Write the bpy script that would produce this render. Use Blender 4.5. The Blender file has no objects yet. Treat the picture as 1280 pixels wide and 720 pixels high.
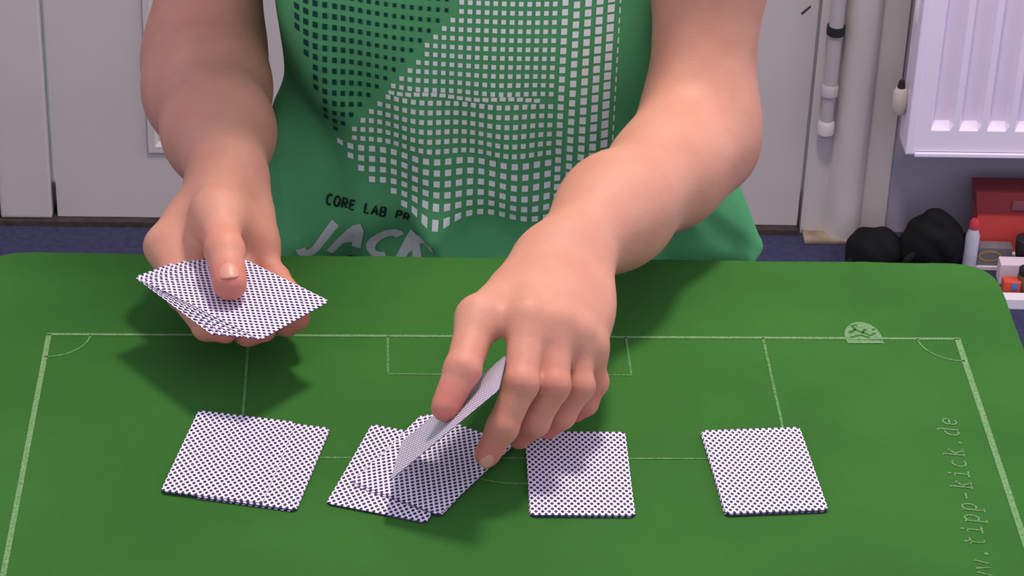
import bpy, bmesh, math, random
import numpy as np
from mathutils import Vector, Matrix

random.seed(7)
rng = np.random.default_rng(7)
scene = bpy.context.scene
COL = scene.collection

# ------------------------------------------------------------------ camera
F_PX, PITCH, ROLL = 3421.0, 0.5513, 0.038
TZ = 0.74                       # top of the felt mat
CZ = TZ + 0.9761
cam_d = bpy.data.cameras.new('camera')
cam = bpy.data.objects.new('camera', cam_d)
COL.objects.link(cam)
cam_d.sensor_width = 36.0
cam_d.lens = F_PX / 1280.0 * 36.0
cam_d.clip_start = 0.05
cam.matrix_world = (Matrix.Translation((0, 0, CZ)) @ Matrix.Rotation(math.pi / 2 - PITCH, 4, 'X')
                    @ Matrix.Rotation(ROLL, 4, 'Z'))
scene.camera = cam

# ------------------------------------------------------------------ world, lamp, exposure
world = bpy.data.worlds.new('world')
scene.world = world
world.use_nodes = True
world.node_tree.nodes['Background'].inputs[0].default_value = (0.65, 0.63, 0.76, 1)
world.node_tree.nodes['Background'].inputs[1].default_value = 0.44
ld = bpy.data.lights.new('ceiling_lamp', 'POINT')
ld.energy = 39
ld.shadow_soft_size = 0.13
ld.color = (1.0, 0.86, 0.74)
lamp = bpy.data.objects.new('ceiling_lamp', ld)
lamp.location = (0.14, 2.05, 2.28)
COL.objects.link(lamp)
wd = bpy.data.lights.new('window_daylight', 'AREA')      # window beyond the right of the picture
wd.shape = 'RECTANGLE'
wd.size, wd.size_y = 0.9, 1.1
wd.energy = 5.0
wd.color = (0.92, 0.86, 1.0)
wl = bpy.data.objects.new('window_daylight', wd)
wl.location = (2.0, 2.25, 1.45)
wl.rotation_euler = (Vector((0.55, 2.75, 0.2)) - Vector(wl.location)).to_track_quat('-Z', 'Y').to_euler()
COL.objects.link(wl)
vs = scene.view_settings
vs.view_transform = 'Standard'
vs.look = 'None'
vs.exposure = 1.25
vs.gamma = 1.0
vs.use_curve_mapping = False

# ------------------------------------------------------------------ helpers
def ray(x, y):
    u, v = x - 640, y - 360
    c, s = math.cos(ROLL), math.sin(ROLL)
    a, b = (u * c + v * s) / F_PX, (-u * s + v * c) / F_PX
    C, S = math.cos(PITCH), math.sin(PITCH)
    return np.array([a, C - b * S, -S - b * C])

def atz(x, y, z):
    d = ray(x, y)
    return np.array([0, 0, CZ]) + d * ((z - CZ) / d[2])

def aty(x, y, Y):
    d = ray(x, y)
    return np.array([0, 0, CZ]) + d * (Y / d[1])

def link(o, parent=None):
    COL.objects.link(o)
    if parent is not None:
        o.parent = parent
    return o

def tag(o, label=None, cat=None, group=None, kind=None):
    if label: o['label'] = label
    if cat: o['category'] = cat
    if group: o['group'] = group
    if kind: o['kind'] = kind
    return o

def empty(name, loc=(0, 0, 0), rz=0.0):
    o = bpy.data.objects.new(name, None)
    o.location = loc
    o.rotation_euler = (0, 0, rz)
    o.empty_display_size = 0.05
    return link(o)

class MB:
    """collects shapes into one mesh"""
    def __init__(self):
        self.bm = bmesh.new()
    def box(self, lo, hi, bev=0.0, M=None):
        lo, hi = Vector(lo), Vector(hi)
        r = bmesh.ops.create_cube(self.bm, size=1.0)
        vs_ = r['verts']
        for v in vs_:
            v.co = Vector([lo[i] + (v.co[i] + 0.5) * (hi[i] - lo[i]) for i in range(3)])
        if bev > 0:
            es = list({e for v in vs_ for e in v.link_edges})
            rb = bmesh.ops.bevel(self.bm, geom=es, offset=bev, segments=2, affect='EDGES', profile=0.6)
            vs_ = list({v for f in rb['faces'] for v in f.verts} | {v for v in vs_ if v.is_valid})
        if M is not None:
            bmesh.ops.transform(self.bm, matrix=M, verts=[v for v in vs_ if v.is_valid])
        return self
    def tube(self, pts, rad, seg=14, caps=True):
        pts = [Vector(p) for p in pts]
        rads = rad if isinstance(rad, (list, tuple)) else [rad] * len(pts)
        rings = []
        up = None
        for i, p in enumerate(pts):
            t = (pts[min(i + 1, len(pts) - 1)] - pts[max(i - 1, 0)]).normalized()
            if up is None:
                up = Vector((0, 0, 1)) if abs(t.z) < 0.9 else Vector((1, 0, 0))
            a = t.cross(up).normalized()
            b = a.cross(t).normalized()
            rings.append([self.bm.verts.new(p + (a * math.cos(k * 2 * math.pi / seg) + b * math.sin(k * 2 * math.pi / seg)) * rads[i]) for k in range(seg)])
        for r0, r1 in zip(rings[:-1], rings[1:]):
            for k in range(seg):
                self.bm.faces.new((r0[k], r0[(k + 1) % seg], r1[(k + 1) % seg], r1[k]))
        if caps:
            self.bm.faces.new(rings[0][::-1])
            self.bm.faces.new(rings[-1])
        return self
    def lathe(self, prof, c=(0, 0, 0), seg=24):
        return self.tube([(c[0], c[1], c[2] + z) for r, z in prof], [max(r, 1e-4) for r, z in prof], seg)
    def poly(self, pts):
        self.bm.faces.new([self.bm.verts.new(p) for p in pts])
        return self
    def ribbon(self, pts, w, z, closed=False):
        """flat strip in the xy plane"""
        P = [Vector((p[0], p[1])) for p in pts]
        n = len(P)
        L, R = [], []
        for i in range(n):
            a = P[(i - 1) % n] if (closed or i > 0) else P[i]
            b = P[(i + 1) % n] if (closed or i < n - 1) else P[i]
            t = (b - a).normalized()
            nn = Vector((-t.y, t.x)) * (w / 2)
            L.append(self.bm.verts.new((P[i].x + nn.x, P[i].y + nn.y, z)))
            R.append(self.bm.verts.new((P[i].x - nn.x, P[i].y - nn.y, z)))
        for i in range(n if closed else n - 1):
            j = (i + 1) % n
            self.bm.faces.new((L[i], R[i], R[j], L[j]))
        return self
    def build(self, name, mat, parent=None, smooth=False, M=None):
        if M is not None:
            bmesh.ops.transform(self.bm, matrix=M, verts=self.bm.verts)
        bmesh.ops.recalc_face_normals(self.bm, faces=self.bm.faces)
        me = bpy.data.meshes.new(name)
        self.bm.to_mesh(me)
        self.bm.free()
        me.materials.append(mat)
        if smooth:
            for p in me.polygons:
                p.use_smooth = True
            try:
                me.set_sharp_from_angle(angle=math.radians(40))
            except Exception:
                pass
        return link(bpy.data.objects.new(name, me), parent)

def srgb(r, g, b):
    f = lambda c: (c / 255 / 12.92) if c / 255 <= 0.04045 else ((c / 255 + 0.055) / 1.055) ** 2.4
    return (f(r), f(g), f(b), 1)

def mat(name, col, rough=0.6, noise=0.0, nscale=40, bump=0.0, bscale=400, spec=0.3, col2=None, detail=4, coord='Object', sss=0.0):
    m = bpy.data.materials.new(name)
    m.use_nodes = True
    nt = m.node_tree
    b = nt.nodes['Principled BSDF']
    b.inputs['Roughness'].default_value = rough
    b.inputs['Specular IOR Level'].default_value = spec
    b.inputs['Base Color'].default_value = col
    if sss:
        b.inputs['Subsurface Weight'].default_value = sss
        b.inputs['Subsurface Radius'].default_value = (0.012, 0.005, 0.003)
        b.inputs['Subsurface Scale'].default_value = 0.6
    tc = nt.nodes.new('ShaderNodeTexCoord')
    if noise > 0 or col2:
        n = nt.nodes.new('ShaderNodeTexNoise')
        n.inputs['Scale'].default_value = nscale
        n.inputs['Detail'].default_value = detail
        nt.links.new(tc.outputs[coord], n.inputs['Vector'])
        r = nt.nodes.new('ShaderNodeValToRGB')
        c2 = col2 or tuple(c * (1 - noise) for c in col[:3]) + (1,)
        r.color_ramp.elements[0].position = 0.35
        r.color_ramp.elements[1].position = 0.65
        r.color_ramp.elements[0].color = c2
        r.color_ramp.elements[1].color = col
        nt.links.new(n.outputs['Fac'], r.inputs['Fac'])
        nt.links.new(r.outputs['Color'], b.inputs['Base Color'])
    if bump > 0:
        n2 = nt.nodes.new('ShaderNodeTexNoise')
        n2.inputs['Scale'].default_value = bscale
        n2.inputs['Detail'].default_value = 3
        nt.links.new(tc.outputs[coord], n2.inputs['Vector'])
        bp = nt.nodes.new('ShaderNodeBump')
        bp.inputs['Strength'].default_value = bump
        bp.inputs['Distance'].default_value = 0.002
        nt.links.new(n2.outputs['Fac'], bp.inputs['Height'])
        nt.links.new(bp.outputs['Normal'], b.inputs['Normal'])
    return m

def card_back_material():
    """white diagonal lattice over navy, printed right to the edge"""
    m = bpy.data.materials.new('card_back')
    m.use_nodes = True
    nt = m.node_tree
    b = nt.nodes['Principled BSDF']
    b.inputs['Roughness'].default_value = 0.42
    b.inputs['Specular IOR Level'].default_value = 0.35
    tc = nt.nodes.new('ShaderNodeTexCoord')
    sep = nt.nodes.new('ShaderNodeSeparateXYZ')
    nt.links.new(tc.outputs['Object'], sep.inputs[0])
    def math_(op, a, bb=None):
        n = nt.nodes.new('ShaderNodeMath')
        n.operation = op
        for i, v in enumerate((a, bb)):
            if v is None: continue
            if isinstance(v, (int, float)): n.inputs[i].default_value = v
            else: nt.links.new(v, n.inputs[i])
        return n.outputs[0]
    x = math_('MULTIPLY', sep.outputs['X'], 1 / 0.0040)
    y = math_('MULTIPLY', sep.outputs['Y'], 1 / 0.0054)
    k = math.pi
    s1 = math_('ABSOLUTE', math_('SINE', math_('MULTIPLY', math_('ADD', x, y), k)))
    s2 = math_('ABSOLUTE', math_('SINE', math_('MULTIPLY', math_('SUBTRACT', x, y), k)))
    p = math_('MULTIPLY', s1, s2)
    r = nt.nodes.new('ShaderNodeValToRGB')
    r.color_ramp.elements[0].position = 0.37
    r.color_ramp.elements[1].position = 0.49
    r.color_ramp.elements[0].color = srgb(240, 232, 250)
    r.color_ramp.elements[1].color = srgb(52, 36, 84)
    nt.links.new(p, r.inputs['Fac'])
    nt.links.new(r.outputs['Color'], b.inputs['Base Color'])
    return m

M = {
    'felt': mat('felt', srgb(59, 113, 49), 0.95, 0, 9, 0.5, 900, 0.1, col2=srgb(53, 104, 44)),
    'print_line': mat('print_line', srgb(128, 160, 118), 0.9, 0, 700, 0, 1, 0.1, col2=srgb(88, 134, 80), detail=2),
    'print_faint': mat('print_faint', srgb(110, 148, 100), 0.9, 0, 500, 0, 1, 0.1, col2=srgb(70, 122, 60), detail=2),
    'card_back': card_back_material(),
    'card_face': mat('card_face', srgb(240, 238, 240), 0.4),
    'card_edge': mat('card_edge', srgb(60, 52, 96), 0.6),
    'door': mat('door_paint', srgb(200, 191, 190), 0.45, 0.06, 7, 0.08, 60, 0.35),
    'frame': mat('frame_paint', srgb(204, 196, 194), 0.28, 0.08, 9, 0.1, 50, 0.4),
    'wall': mat('wall_paint', srgb(176, 168, 186), 0.8, 0.05, 5, 0.1, 200),
    'carpet': mat('carpet', srgb(66, 66, 96), 0.95, 0.25, 120, 0.5, 600, 0.1),
    'dirt': mat('dirt', srgb(70, 62, 58), 0.9, 0.4, 90),
    'radiator': mat('radiator_enamel', srgb(240, 228, 248), 0.35, 0, 1, 0, 1, 0.45),
    'brass': mat('valve_metal', srgb(196, 186, 176), 0.35),
    'dark': mat('dark_rubber', srgb(40, 38, 42), 0.6),
    'pipe': mat('pipe_paint', srgb(184, 174, 178), 0.35, 0, 1, 0, 1, 0.5),
    'white': mat('white_plastic', srgb(236, 230, 236), 0.4),
    'shoe': mat('shoe_black', srgb(24, 24, 25), 0.85, 0.2, 60, 0.2, 400, 0.15),
    'sole': mat('shoe_sole', srgb(14, 14, 15), 0.8),
    'red': mat('red_card', srgb(204, 74, 68), 0.5),
    'red_dark': mat('red_upper', srgb(132, 50, 58), 0.5),
    'grey': mat('grey_card', srgb(120, 114, 120), 0.6, 0.1, 80),
    'yellow': mat('yellow_print', srgb(170, 150, 60), 0.6),
    'blue': mat('blue_print', srgb(80, 130, 200), 0.5),
    'orange': mat('orange_print', srgb(220, 90, 70), 0.5),
    'brown': mat('brown_jar', srgb(110, 76, 60), 0.5),
    'paper': mat('paper', srgb(226, 206, 216), 0.7),
    'bottle': mat('bottle_plastic', srgb(196, 196, 212), 0.3, 0.15, 60),
    'redcap': mat('red_cap', srgb(190, 60, 76), 0.4),
    'wood': mat('wood', srgb(120, 86, 58), 0.5, 0.3, 14),
    'shirt': mat('shirt_cotton', srgb(97, 182, 120), 0.9, 0.08, 20, 0.35, 1400, 0.15),
    'ink_white': mat('ink_white', srgb(250, 255, 252), 0.7),
    'ink_dark': mat('ink_dark', srgb(16, 66, 66), 0.8),
    'ink_black': mat('ink_black', srgb(20, 36, 34), 0.8),
    'ink_grey': mat('ink_grey', srgb(206, 214, 208), 0.8),
    'denim': mat('denim', srgb(48, 54, 78), 0.9, 0.2, 300, 0.3, 900, 0.15),
    'hair': mat('hair', srgb(70, 50, 36), 0.6, 0.4, 220),
    'nail': mat('nail', srgb(208, 146, 128), 0.42, 0, 1, 0, 1, 0.5),
    'eye': mat('eye', srgb(235, 232, 228), 0.2),
    'iris': mat('iris', srgb(70, 90, 110), 0.2),
}

def skin_material():
    m = mat('skin', srgb(208, 150, 128), 0.55, 0, 34, 0.12, 500, 0.3, col2=srgb(202, 141, 119), sss=0.12)
    nt = m.node_tree
    b = nt.nodes['Principled BSDF']
    src = b.inputs['Base Color'].links[0].from_socket
    at = nt.nodes.new('ShaderNodeAttribute')
    at.attribute_name = 'blush'
    mx = nt.nodes.new('ShaderNodeMix')
    mx.data_type = 'RGBA'
    nt.links.new(at.outputs['Fac'], mx.inputs['Factor'])
    nt.links.new(src, mx.inputs['A'])
    mx.inputs['B'].default_value = srgb(204, 116, 104)
    nt.links.new(mx.outputs['Result'], b.inputs['Base Color'])
    return m
M['skin'] = skin_material()

# ------------------------------------------------------------------ signed-distance bodies
class Field:
    def __init__(self, lo, hi, h):
        self.lo = np.array(lo, float)
        self.h = h
        self.n = np.ceil((np.array(hi) - self.lo) / h).astype(int) + 1
        self.F = np.full(self.n, 1.0, np.float32)
    def region(self, lo, hi):
        a = np.clip(np.floor((np.array(lo) - self.lo) / self.h).astype(int), 0, self.n)
        b = np.clip(np.ceil((np.array(hi) - self.lo) / self.h).astype(int) + 1, 0, self.n)
        sl = tuple(slice(i, j) for i, j in zip(a, b))
        g = [(self.lo[i] + self.h * np.arange(a[i], b[i])).astype(np.float32) for i in range(3)]
        return sl, g[0][:, None, None], g[1][None, :, None], g[2][None, None, :]
    def blend(self, sl, d, k, sub=False):
        a = self.F[sl]
        if sub:
            d = -d
            h = np.maximum(k - np.abs(a - d), 0) / k
            self.F[sl] = np.maximum(a, d) + h * h * k * 0.25
        else:
            h = np.maximum(k - np.abs(a - d), 0) / k
            self.F[sl] = np.minimum(a, d) - h * h * k * 0.25
    def cone(self, a, b, ra, rb, k=0.01, sub=False):
        a, b = np.array(a, float), np.array(b, float)
        m = max(ra, rb) + k + 3 * self.h
        sl, X, Y, Z = self.region(np.minimum(a, b) - m, np.maximum(a, b) + m)
        if self.F[sl].size == 0: return
        ab = b - a
        t = ((X - a[0]) * ab[0] + (Y - a[1]) * ab[1] + (Z - a[2]) * ab[2]) / max(ab @ ab, 1e-12)
        t = np.clip(t, 0, 1)
        d = np.sqrt((X - a[0] - t * ab[0]) ** 2 + (Y - a[1] - t * ab[1]) ** 2 + (Z - a[2] - t * ab[2]) ** 2) - (ra + (rb - ra) * t)
        self.blend(sl, d.astype(np.float32), k, sub)
    def chain(self, pts, rads, k=0.01):
        for i in range(len(pts) - 1):
            self.cone(pts[i], pts[i + 1], rads[i], rads[i + 1], k)
    def ell(self, c, r, k=0.01, R=None, sub=False):
        c, r = np.array(c, float), np.array(r, float)
        m = r.max() + k + 3 * self.h
        sl, X, Y, Z = self.region(c - m, c + m)
        if self.F[sl].size == 0: return
        x, y, z = X - c[0], Y - c[1], Z - c[2]
        if R is not None:
            x, y, z = (R[0][0] * x + R[0][1] * y + R[0][2] * z, R[1][0] * x + R[1][1] * y + R[1][2] * z, R[2][0] * x + R[2][1] * y + R[2][2] * z)
        k0 = np.sqrt((x / r[0]) ** 2 + (y / r[1]) ** 2 + (z / r[2]) ** 2)
        k1 = np.sqrt((x / r[0] ** 2) ** 2 + (y / r[1] ** 2) ** 2 + (z / r[2] ** 2) ** 2) + 1e-9
        self.blend(sl, (k0 * (k0 - 1) / k1).astype(np.float32), k, sub)
    def mesh(self):
        F = self.F
        S = F < 0
        n = np.array(F.shape) - 1
        mixed = np.zeros(n, np.int8)
        for i in (0, 1):
            for j in (0, 1):
                for k in (0, 1):
                    mixed += S[i:n[0] + i, j:n[1] + j, k:n[2] + k]
        act = (mixed > 0) & (mixed < 8)
        del mixed
        ci = np.argwhere(act)
        idx = np.full(n, -1, np.int32)
        idx[act] = np.arange(len(ci))
        offs = np.array([(i, j, k) for i in (0, 1) for j in (0, 1) for k in (0, 1)])
        V = np.stack([F[ci[:, 0] + o[0], ci[:, 1] + o[1], ci[:, 2] + o[2]] for o in offs], 1)
        acc = np.zeros((len(ci), 3))
        cnt = np.zeros(len(ci))
        for p in range(8):
            for q in range(p + 1, 8):
                if np.abs(offs[p] - offs[q]).sum() != 1: continue
                a, b = V[:, p], V[:, q]
                cr = (a < 0) != (b < 0)
                t = np.where(cr, a / np.where(cr, a - b, 1), 0)
                pt = offs[p] + t[:, None] * (offs[q] - offs[p])
                acc += pt * cr[:, None]
                cnt += cr
        verts = self.lo + self.h * (ci + acc / cnt[:, None])
        quads = []
        for ax in range(3):
            sl0 = [slice(None)] * 3
            sl1 = [slice(None)] * 3
            sl0[ax] = slice(0, -1)
            sl1[ax] = slice(1, None)
            d = S[tuple(sl0)] != S[tuple(sl1)]
            e = np.argwhere(d)
            u, v = (ax + 1) % 3, (ax + 2) % 3
            ok = (e[:, u] > 0) & (e[:, v] > 0) & (e[:, u] < n[u]) & (e[:, v] < n[v])
            e = e[ok]
            def cell(du, dv):
                c = e.copy()
                c[:, u] += du
                c[:, v] += dv
                return idx[c[:, 0], c[:, 1], c[:, 2]]
            q = np.stack([cell(-1, -1), cell(0, -1), cell(0, 0), cell(-1, 0)], 1)
            flip = ~S[e[:, 0], e[:, 1], e[:, 2]]
            q[flip] = q[flip][:, ::-1]
            quads.append(q)
        return verts, np.concatenate(quads)

def mesh_object(name, verts, quads, material, parent=None):
    me = bpy.data.meshes.new(name)
    me.vertices.add(len(verts))
    me.vertices.foreach_set('co', np.asarray(verts, np.float32).ravel())
    me.loops.add(quads.size)
    me.loops.foreach_set('vertex_index', quads.astype(np.int32).ravel())
    me.polygons.add(len(quads))
    me.polygons.foreach_set('loop_start', np.arange(0, quads.size, 4, dtype=np.int32))
    me.polygons.foreach_set('use_smooth', np.ones(len(quads), bool))
    me.update(calc_edges=True)
    me.validate()
    me.materials.append(material)
    return link(bpy.data.objects.new(name, me), parent)

# ================================================================== THE ROOM
RA = 0.051
ROOM = Matrix.Translation((0, 2.935, 0)) @ Matrix.Rotation(RA, 4, 'Z')
def rb(name, mb, m, parent=None, smooth=False, kind='structure'):
    o = mb.build(name, m, parent, smooth, ROOM)
    if parent is None and kind: o['kind'] = kind
    return o

mb = MB(); mb.box((-3.0, -3.6, -0.03), (3.0, 0.10, 0.0))
rb('floor', mb, M['carpet'])
mb = MB(); mb.box((0.462, 0.0, 0.0), (3.0, 0.10, 2.5))
rb('wall_right', mb, M['wall'])
mb = MB(); mb.box((-3.0, 0.0, 0.0), (-0.70, 0.10, 2.5)); mb.box((-0.70, 0.0, 2.12), (0.462, 0.10, 2.5))
rb('wall_back', mb, M['wall'])

# door slab with recessed, moulded panels
door = empty('door_1', ROOM @ Vector((-0.563, 0, 0)), RA)
door['kind'] = 'structure'
def dchild(name, mb, m, smooth=False):
    o = mb.build(name, m, None, smooth, ROOM)
    o.parent = door
    o.matrix_parent_inverse = (Matrix.Translation(door.location) @ Matrix.Rotation(RA, 4, 'Z')).inverted()
    return o
DX0, DX1 = -0.563, 0.352
panels = [(-0.444, -0.150), (-0.062, 0.232)]
zs = [(0.105, 0.80), (0.98, 1.90)]
mb = MB()
xs = [DX0] + [v for p in panels for v in p] + [DX1]
for i in (0, 2, 4):
    mb.box((xs[i], 0.0, 0.008), (xs[i + 1], 0.045, 2.05))
for i in (1, 3):
    for z0, z1 in ((0.008, 0.105), (0.80, 0.98), (1.90, 2.05)):
        mb.box((xs[i], 0.0, z0), (xs[i + 1], 0.045, z1))
dchild('door_slab', mb, M['door'])
for px0, px1 in panels:
    for z0, z1 in zs:
        mb = MB(); mb.box((px0 - 0.002, 0.014, z0 - 0.002), (px1 + 0.002, 0.035, z1 + 0.002))
        dchild('panel', mb, M['door'])
        mb = MB()
        # sloped moulding frame
        def ringpts(o, y): return [(px0 + o, y, z0 + o), (px1 - o, y, z0 + o), (px1 - o, y, z1 - o), (px0 + o, y, z1 - o)]
        rings = [ringpts(-0.004, 0.0), ringpts(-0.004, -0.004), ringpts(0.004, -0.004), ringpts(0.008, 0.003), ringpts(0.012, 0.003), ringpts(0.019, 0.013), ringpts(0.019, 0.0142)]
        bv = [[mb.bm.verts.new(p) for p in r] for r in rings]
        for a, b in zip(bv[:-1], bv[1:]):
            for k in range(4):
                mb.bm.faces.new((a[k], a[(k + 1) % 4], b[(k + 1) % 4], b[k]))
        dchild('moulding', mb, M['frame'])

# frame pieces either side
mb = MB(); mb.box((-0.632, -0.006, 0.008), (-0.569, 0.09, 2.08), 0.003)
rb('trim_1', mb, M['frame'])
mb = MB(); mb.box((-0.72, -0.016, 0.0), (-0.634, 0.09, 2.12), 0.004)
rb('trim_2', mb, M['frame'])
# rounded casing right of the door
mb = MB()
prof = [(0.356, 0.03), (0.356, -0.004), (0.362, -0.008), (0.384, -0.009), (0.390, -0.024), (0.402, -0.031), (0.416, -0.030), (0.425, -0.022), (0.428, -0.010), (0.434, -0.010), (0.460, -0.008), (0.464, 0.0), (0.464, 0.03)]
lo = [mb.bm.verts.new((x, y, 0.0)) for x, y in prof]
hi = [mb.bm.verts.new((x, y, 2.12)) for x, y in prof]
for i in range(len(prof) - 1):
    mb.bm.faces.new((lo[i], lo[i + 1], hi[i + 1], hi[i]))
mb.bm.faces.new(hi)
rb('trim_3', mb, M['frame'], smooth=True)
# worn, dirty foot of the casing and the dirty gap below the door
mb = MB(); mb.box((-0.634, -0.012, 0.0), (0.352, 0.03, 0.007))
rb('trim_4', mb, M['dirt'])
mb = MB(); mb.box((0.358, -0.0335, 0.0), (0.428, 0.0, 0.006), 0.002)
rb('trim_5', mb, mat('worn_wood', srgb(164, 146, 126), 0.8, 0.35, 60))

# drop bolt rod on the door edge
bolt = empty('door_bolt', ROOM @ Vector((0.372, -0.02, 0.14)), RA)
tag(bolt, 'white painted vertical pipe with a black ring clamp beside the door casing', 'pipe')
def wchild(name, mb, m, parent, smooth=True):
    o = mb.build(name, m, None, smooth, ROOM)
    o.parent = parent
    o.matrix_parent_inverse = (Matrix.Translation(parent.location) @ Matrix.Rotation(RA, 4, 'Z')).inverted()
    return o
c = (0.372, -0.020)
mb = MB(); mb.tube([(c[0], c[1], 0.215), (c[0], c[1], 1.6)], 0.0088)
wchild('tube', mb, M['pipe'], bolt)
mb = MB(); mb.tube([(c[0], c[1], 0.283), (c[0], c[1], 0.294)], 0.0112)
wchild('ring_clamp', mb, M['dark'], bolt)
mb = MB(); mb.tube([(c[0], c[1], 0.165), (c[0], c[1], 0.20), (c[0], c[1], 0.202), (c[0], c[1], 0.214), (c[0], c[1], 0.217)], [0.0078, 0.0078, 0.0105, 0.0105, 0.0085])
wchild('coupling', mb, M['pipe'], bolt)
mb = MB(); mb.tube([(c[0], c[1], 0.145), (c[0], c[1], 0.15), (c[0], c[1], 0.164), (c[0], c[1], 0.167)], [0.006, 0.0105, 0.0105, 0.008])
wchild('end_cap', mb, M['frame'], bolt)
for bz_ in (0.40, 0.152):
    mb = MB(); mb.box((c[0] - 0.005, c[1], bz_), (c[0] + 0.005, -0.006, bz_ + 0.009))
    wchild('bracket', mb, M['dark'], bolt, False)
# scratch mark on the door
mb = MB(); mb.poly([(0.331, -0.0008, 0.300), (0.3335, -0.0008, 0.2985), (0.343, -0.0008, 0.309), (0.3415, -0.0008, 0.3105)])
dchild('scuff_mark', mb, M['dirt'])

# radiator: pressed steel panel with recessed flutes
rad = empty('radiator', ROOM @ Vector((0.85, -0.07, 0.16)), RA)
tag(rad, 'pale lilac-white panel radiator with pressed vertical flutes on the wall', 'radiator')
RX0, RX1, RZ0, RZ1 = 0.470, 1.30, 0.160, 0.66
RYF = -0.082
pitch, w_in, w_out, dep = 0.0335, 0.0185, 0.0265, 0.0120
xs, ys = [], []
x = RX0 + 0.0165
xs += [RX0, RX0 + 0.008]
cols = [(RX0, 0), (RX0 + 0.006, 0)]
first = RX0 + 0.030
kx = first
while kx < RX1 - 0.03:
    cols += [(kx - w_out / 2, 0), (kx - w_in / 2, 1), (kx + w_in / 2, 1), (kx + w_out / 2, 0)]
    kx += pitch
cols += [(RX1, 0)]
mb = MB()
zz = [RZ0, RZ0 + 0.028, RZ0 + 0.036, RZ1 - 0.036, RZ1 - 0.028, RZ1]
rd = [0, 0, 1, 1, 0, 0]
grid = []
for z_, r_ in zip(zz, rd):
    grid.append([mb.bm.verts.new((cx_, RYF + dep * r_ * d_, z_)) for cx_, d_ in cols])
for a, b in zip(grid[:-1], grid[1:]):
    for k in range(len(cols) - 1):
        mb.bm.faces.new((a[k], a[k + 1], b[k + 1], b[k]))
wchild('front_panel', mb, M['radiator'], rad, False)
mb = MB(); mb.box((RX0 - 0.011, RYF - 0.002, RZ0 - 0.004), (RX0, -0.035, RZ1 + 0.004), 0.002)
wchild('side_rail', mb, M['radiator'], rad, False)
mb = MB(); mb.box((RX0, RYF - 0.004, RZ0 - 0.006), (RX1, RYF + 0.004, RZ0 - 0.001), 0.001)
wchild('bottom_lip', mb, M['radiator'], rad, False)
mb = MB(); mb.box((RX0, RYF + 0.014, RZ0), (RX1, -0.035, RZ1))
wchild('water_channel', mb, M['radiator'], rad, False)
for bx_ in (RX0 + 0.1, RX1 - 0.13):
    mb = MB(); mb.box((bx_, -0.036, RZ0 + 0.08), (bx_ + 0.03, 0.0, RZ1 - 0.05))
    wchild('wall_bracket', mb, M['radiator'], rad, False)
# valve tail left of the radiator
vx, vz = 0.451, 0.214
val = MB(); val.tube([(RX0 - 0.004, -0.055, vz), (vx - 0.004, -0.055, vz)], 0.005)
val.tube([(vx, -0.055, vz - 0.017), (vx, -0.055, vz - 0.010), (vx, -0.055, vz + 0.012), (vx, -0.055, vz + 0.017)], [0.007, 0.0095, 0.0095, 0.006])
vo = wchild('valve', val, M['brass'], rad)
mb = MB(); mb.tube([(vx, -0.055, vz + 0.017), (vx, -0.055, vz + 0.026)], [0.005, 0.0035])
wchild('valve_cap', mb, M['dark'], rad)
mb = MB(); mb.tube([(0.459, -0.058, 0.317), (0.459, -0.058, 0.322), (0.4595, -0.058, 0.345), (0.46, -0.058, 0.70)], [0.002, 0.0035, 0.0042, 0.0045])
wchild('bleed_pipe', mb, M['white'], rad)

# ================================================================== TABLE AND MAT
tb = empty('table', (0, 1.12, 0), 0.05)
tag(tb, 'plain wooden table under the green felt mat', 'table')
def tchild(name, lo, hi, bev=0.003):
    mb = MB(); mb.box(lo, hi, bev)
    return mb.build(name, M['wood'], tb)
tchild('tabletop', (-0.338, -0.50, 0.708), (0.326, 0.492, 0.7375))
for sx in (-0.29, 0.28):
    for sy in (-0.45, 0.44):
        tchild('leg', (sx - 0.022, sy - 0.022, 0.0), (sx + 0.022, sy + 0.022, 0.708))

FA = 0.061
FO = np.array([-0.3023, 1.5073])
FW = 0.6018
def fld(u, v):
    c_, s_ = math.cos(FA), math.sin(FA)
    return (FO[0] + u * c_ - v * s_, FO[1] + u * s_ + v * c_)
# mat outline (slightly wavy cut edge, round corner)
out = []
BL, BR = np.array([-0.362, 1.6085]), np.array([0.3345, 1.6440])
FR, FL = np.array([0.398, 0.585]), np.array([-0.300, 0.545])
def corner(P, A, B, r, n=10):
    a = P + (A - P) / np.linalg.norm(A - P) * r
    b = P + (B - P) / np.linalg.norm(B - P) * r
    return [tuple((1 - t) ** 2 * a + 2 * t * (1 - t) * P + t * t * b) for t in np.linspace(0, 1, n)]
def edge(A, B, n, amp):
    t_ = np.linspace(0, 1, n)[1:-1]
    d = (B - A) / np.linalg.norm(B - A)
    nn = np.array([-d[1], d[0]])
    return [tuple(A + (B - A) * t + nn * amp * (math.sin(t * 37) * 0.5 + math.sin(t * 83 + 1) * 0.3 + rng.normal() * 0.25)) for t in t_]
c1 = corner(BL, FL, BR, 0.03); c2 = corner(BR, BL, FR, 0.034); c3 = corner(FR, BR, FL, 0.03); c4 = corner(FL, FR, BL, 0.03)
A_ = np.array
out = c1 + edge(A_(c1[-1]), A_(c2[0]), 150, 0.0007) + c2 + edge(A_(c2[-1]), A_(c3[0]), 80, 0.0006) + c3 + edge(A_(c3[-1]), A_(c4[0]), 60, 0.0006) + c4 + edge(A_(c4[-1]), A_(c1[0]), 60, 0.0006)
mb = MB()
top = [mb.bm.verts.new((x_, y_, TZ)) for x_, y_ in out]
bot = [mb.bm.verts.new((x_, y_, TZ - 0.0024)) for x_, y_ in out]
mb.bm.faces.new(top); mb.bm.faces.new(bot[::-1])
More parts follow.
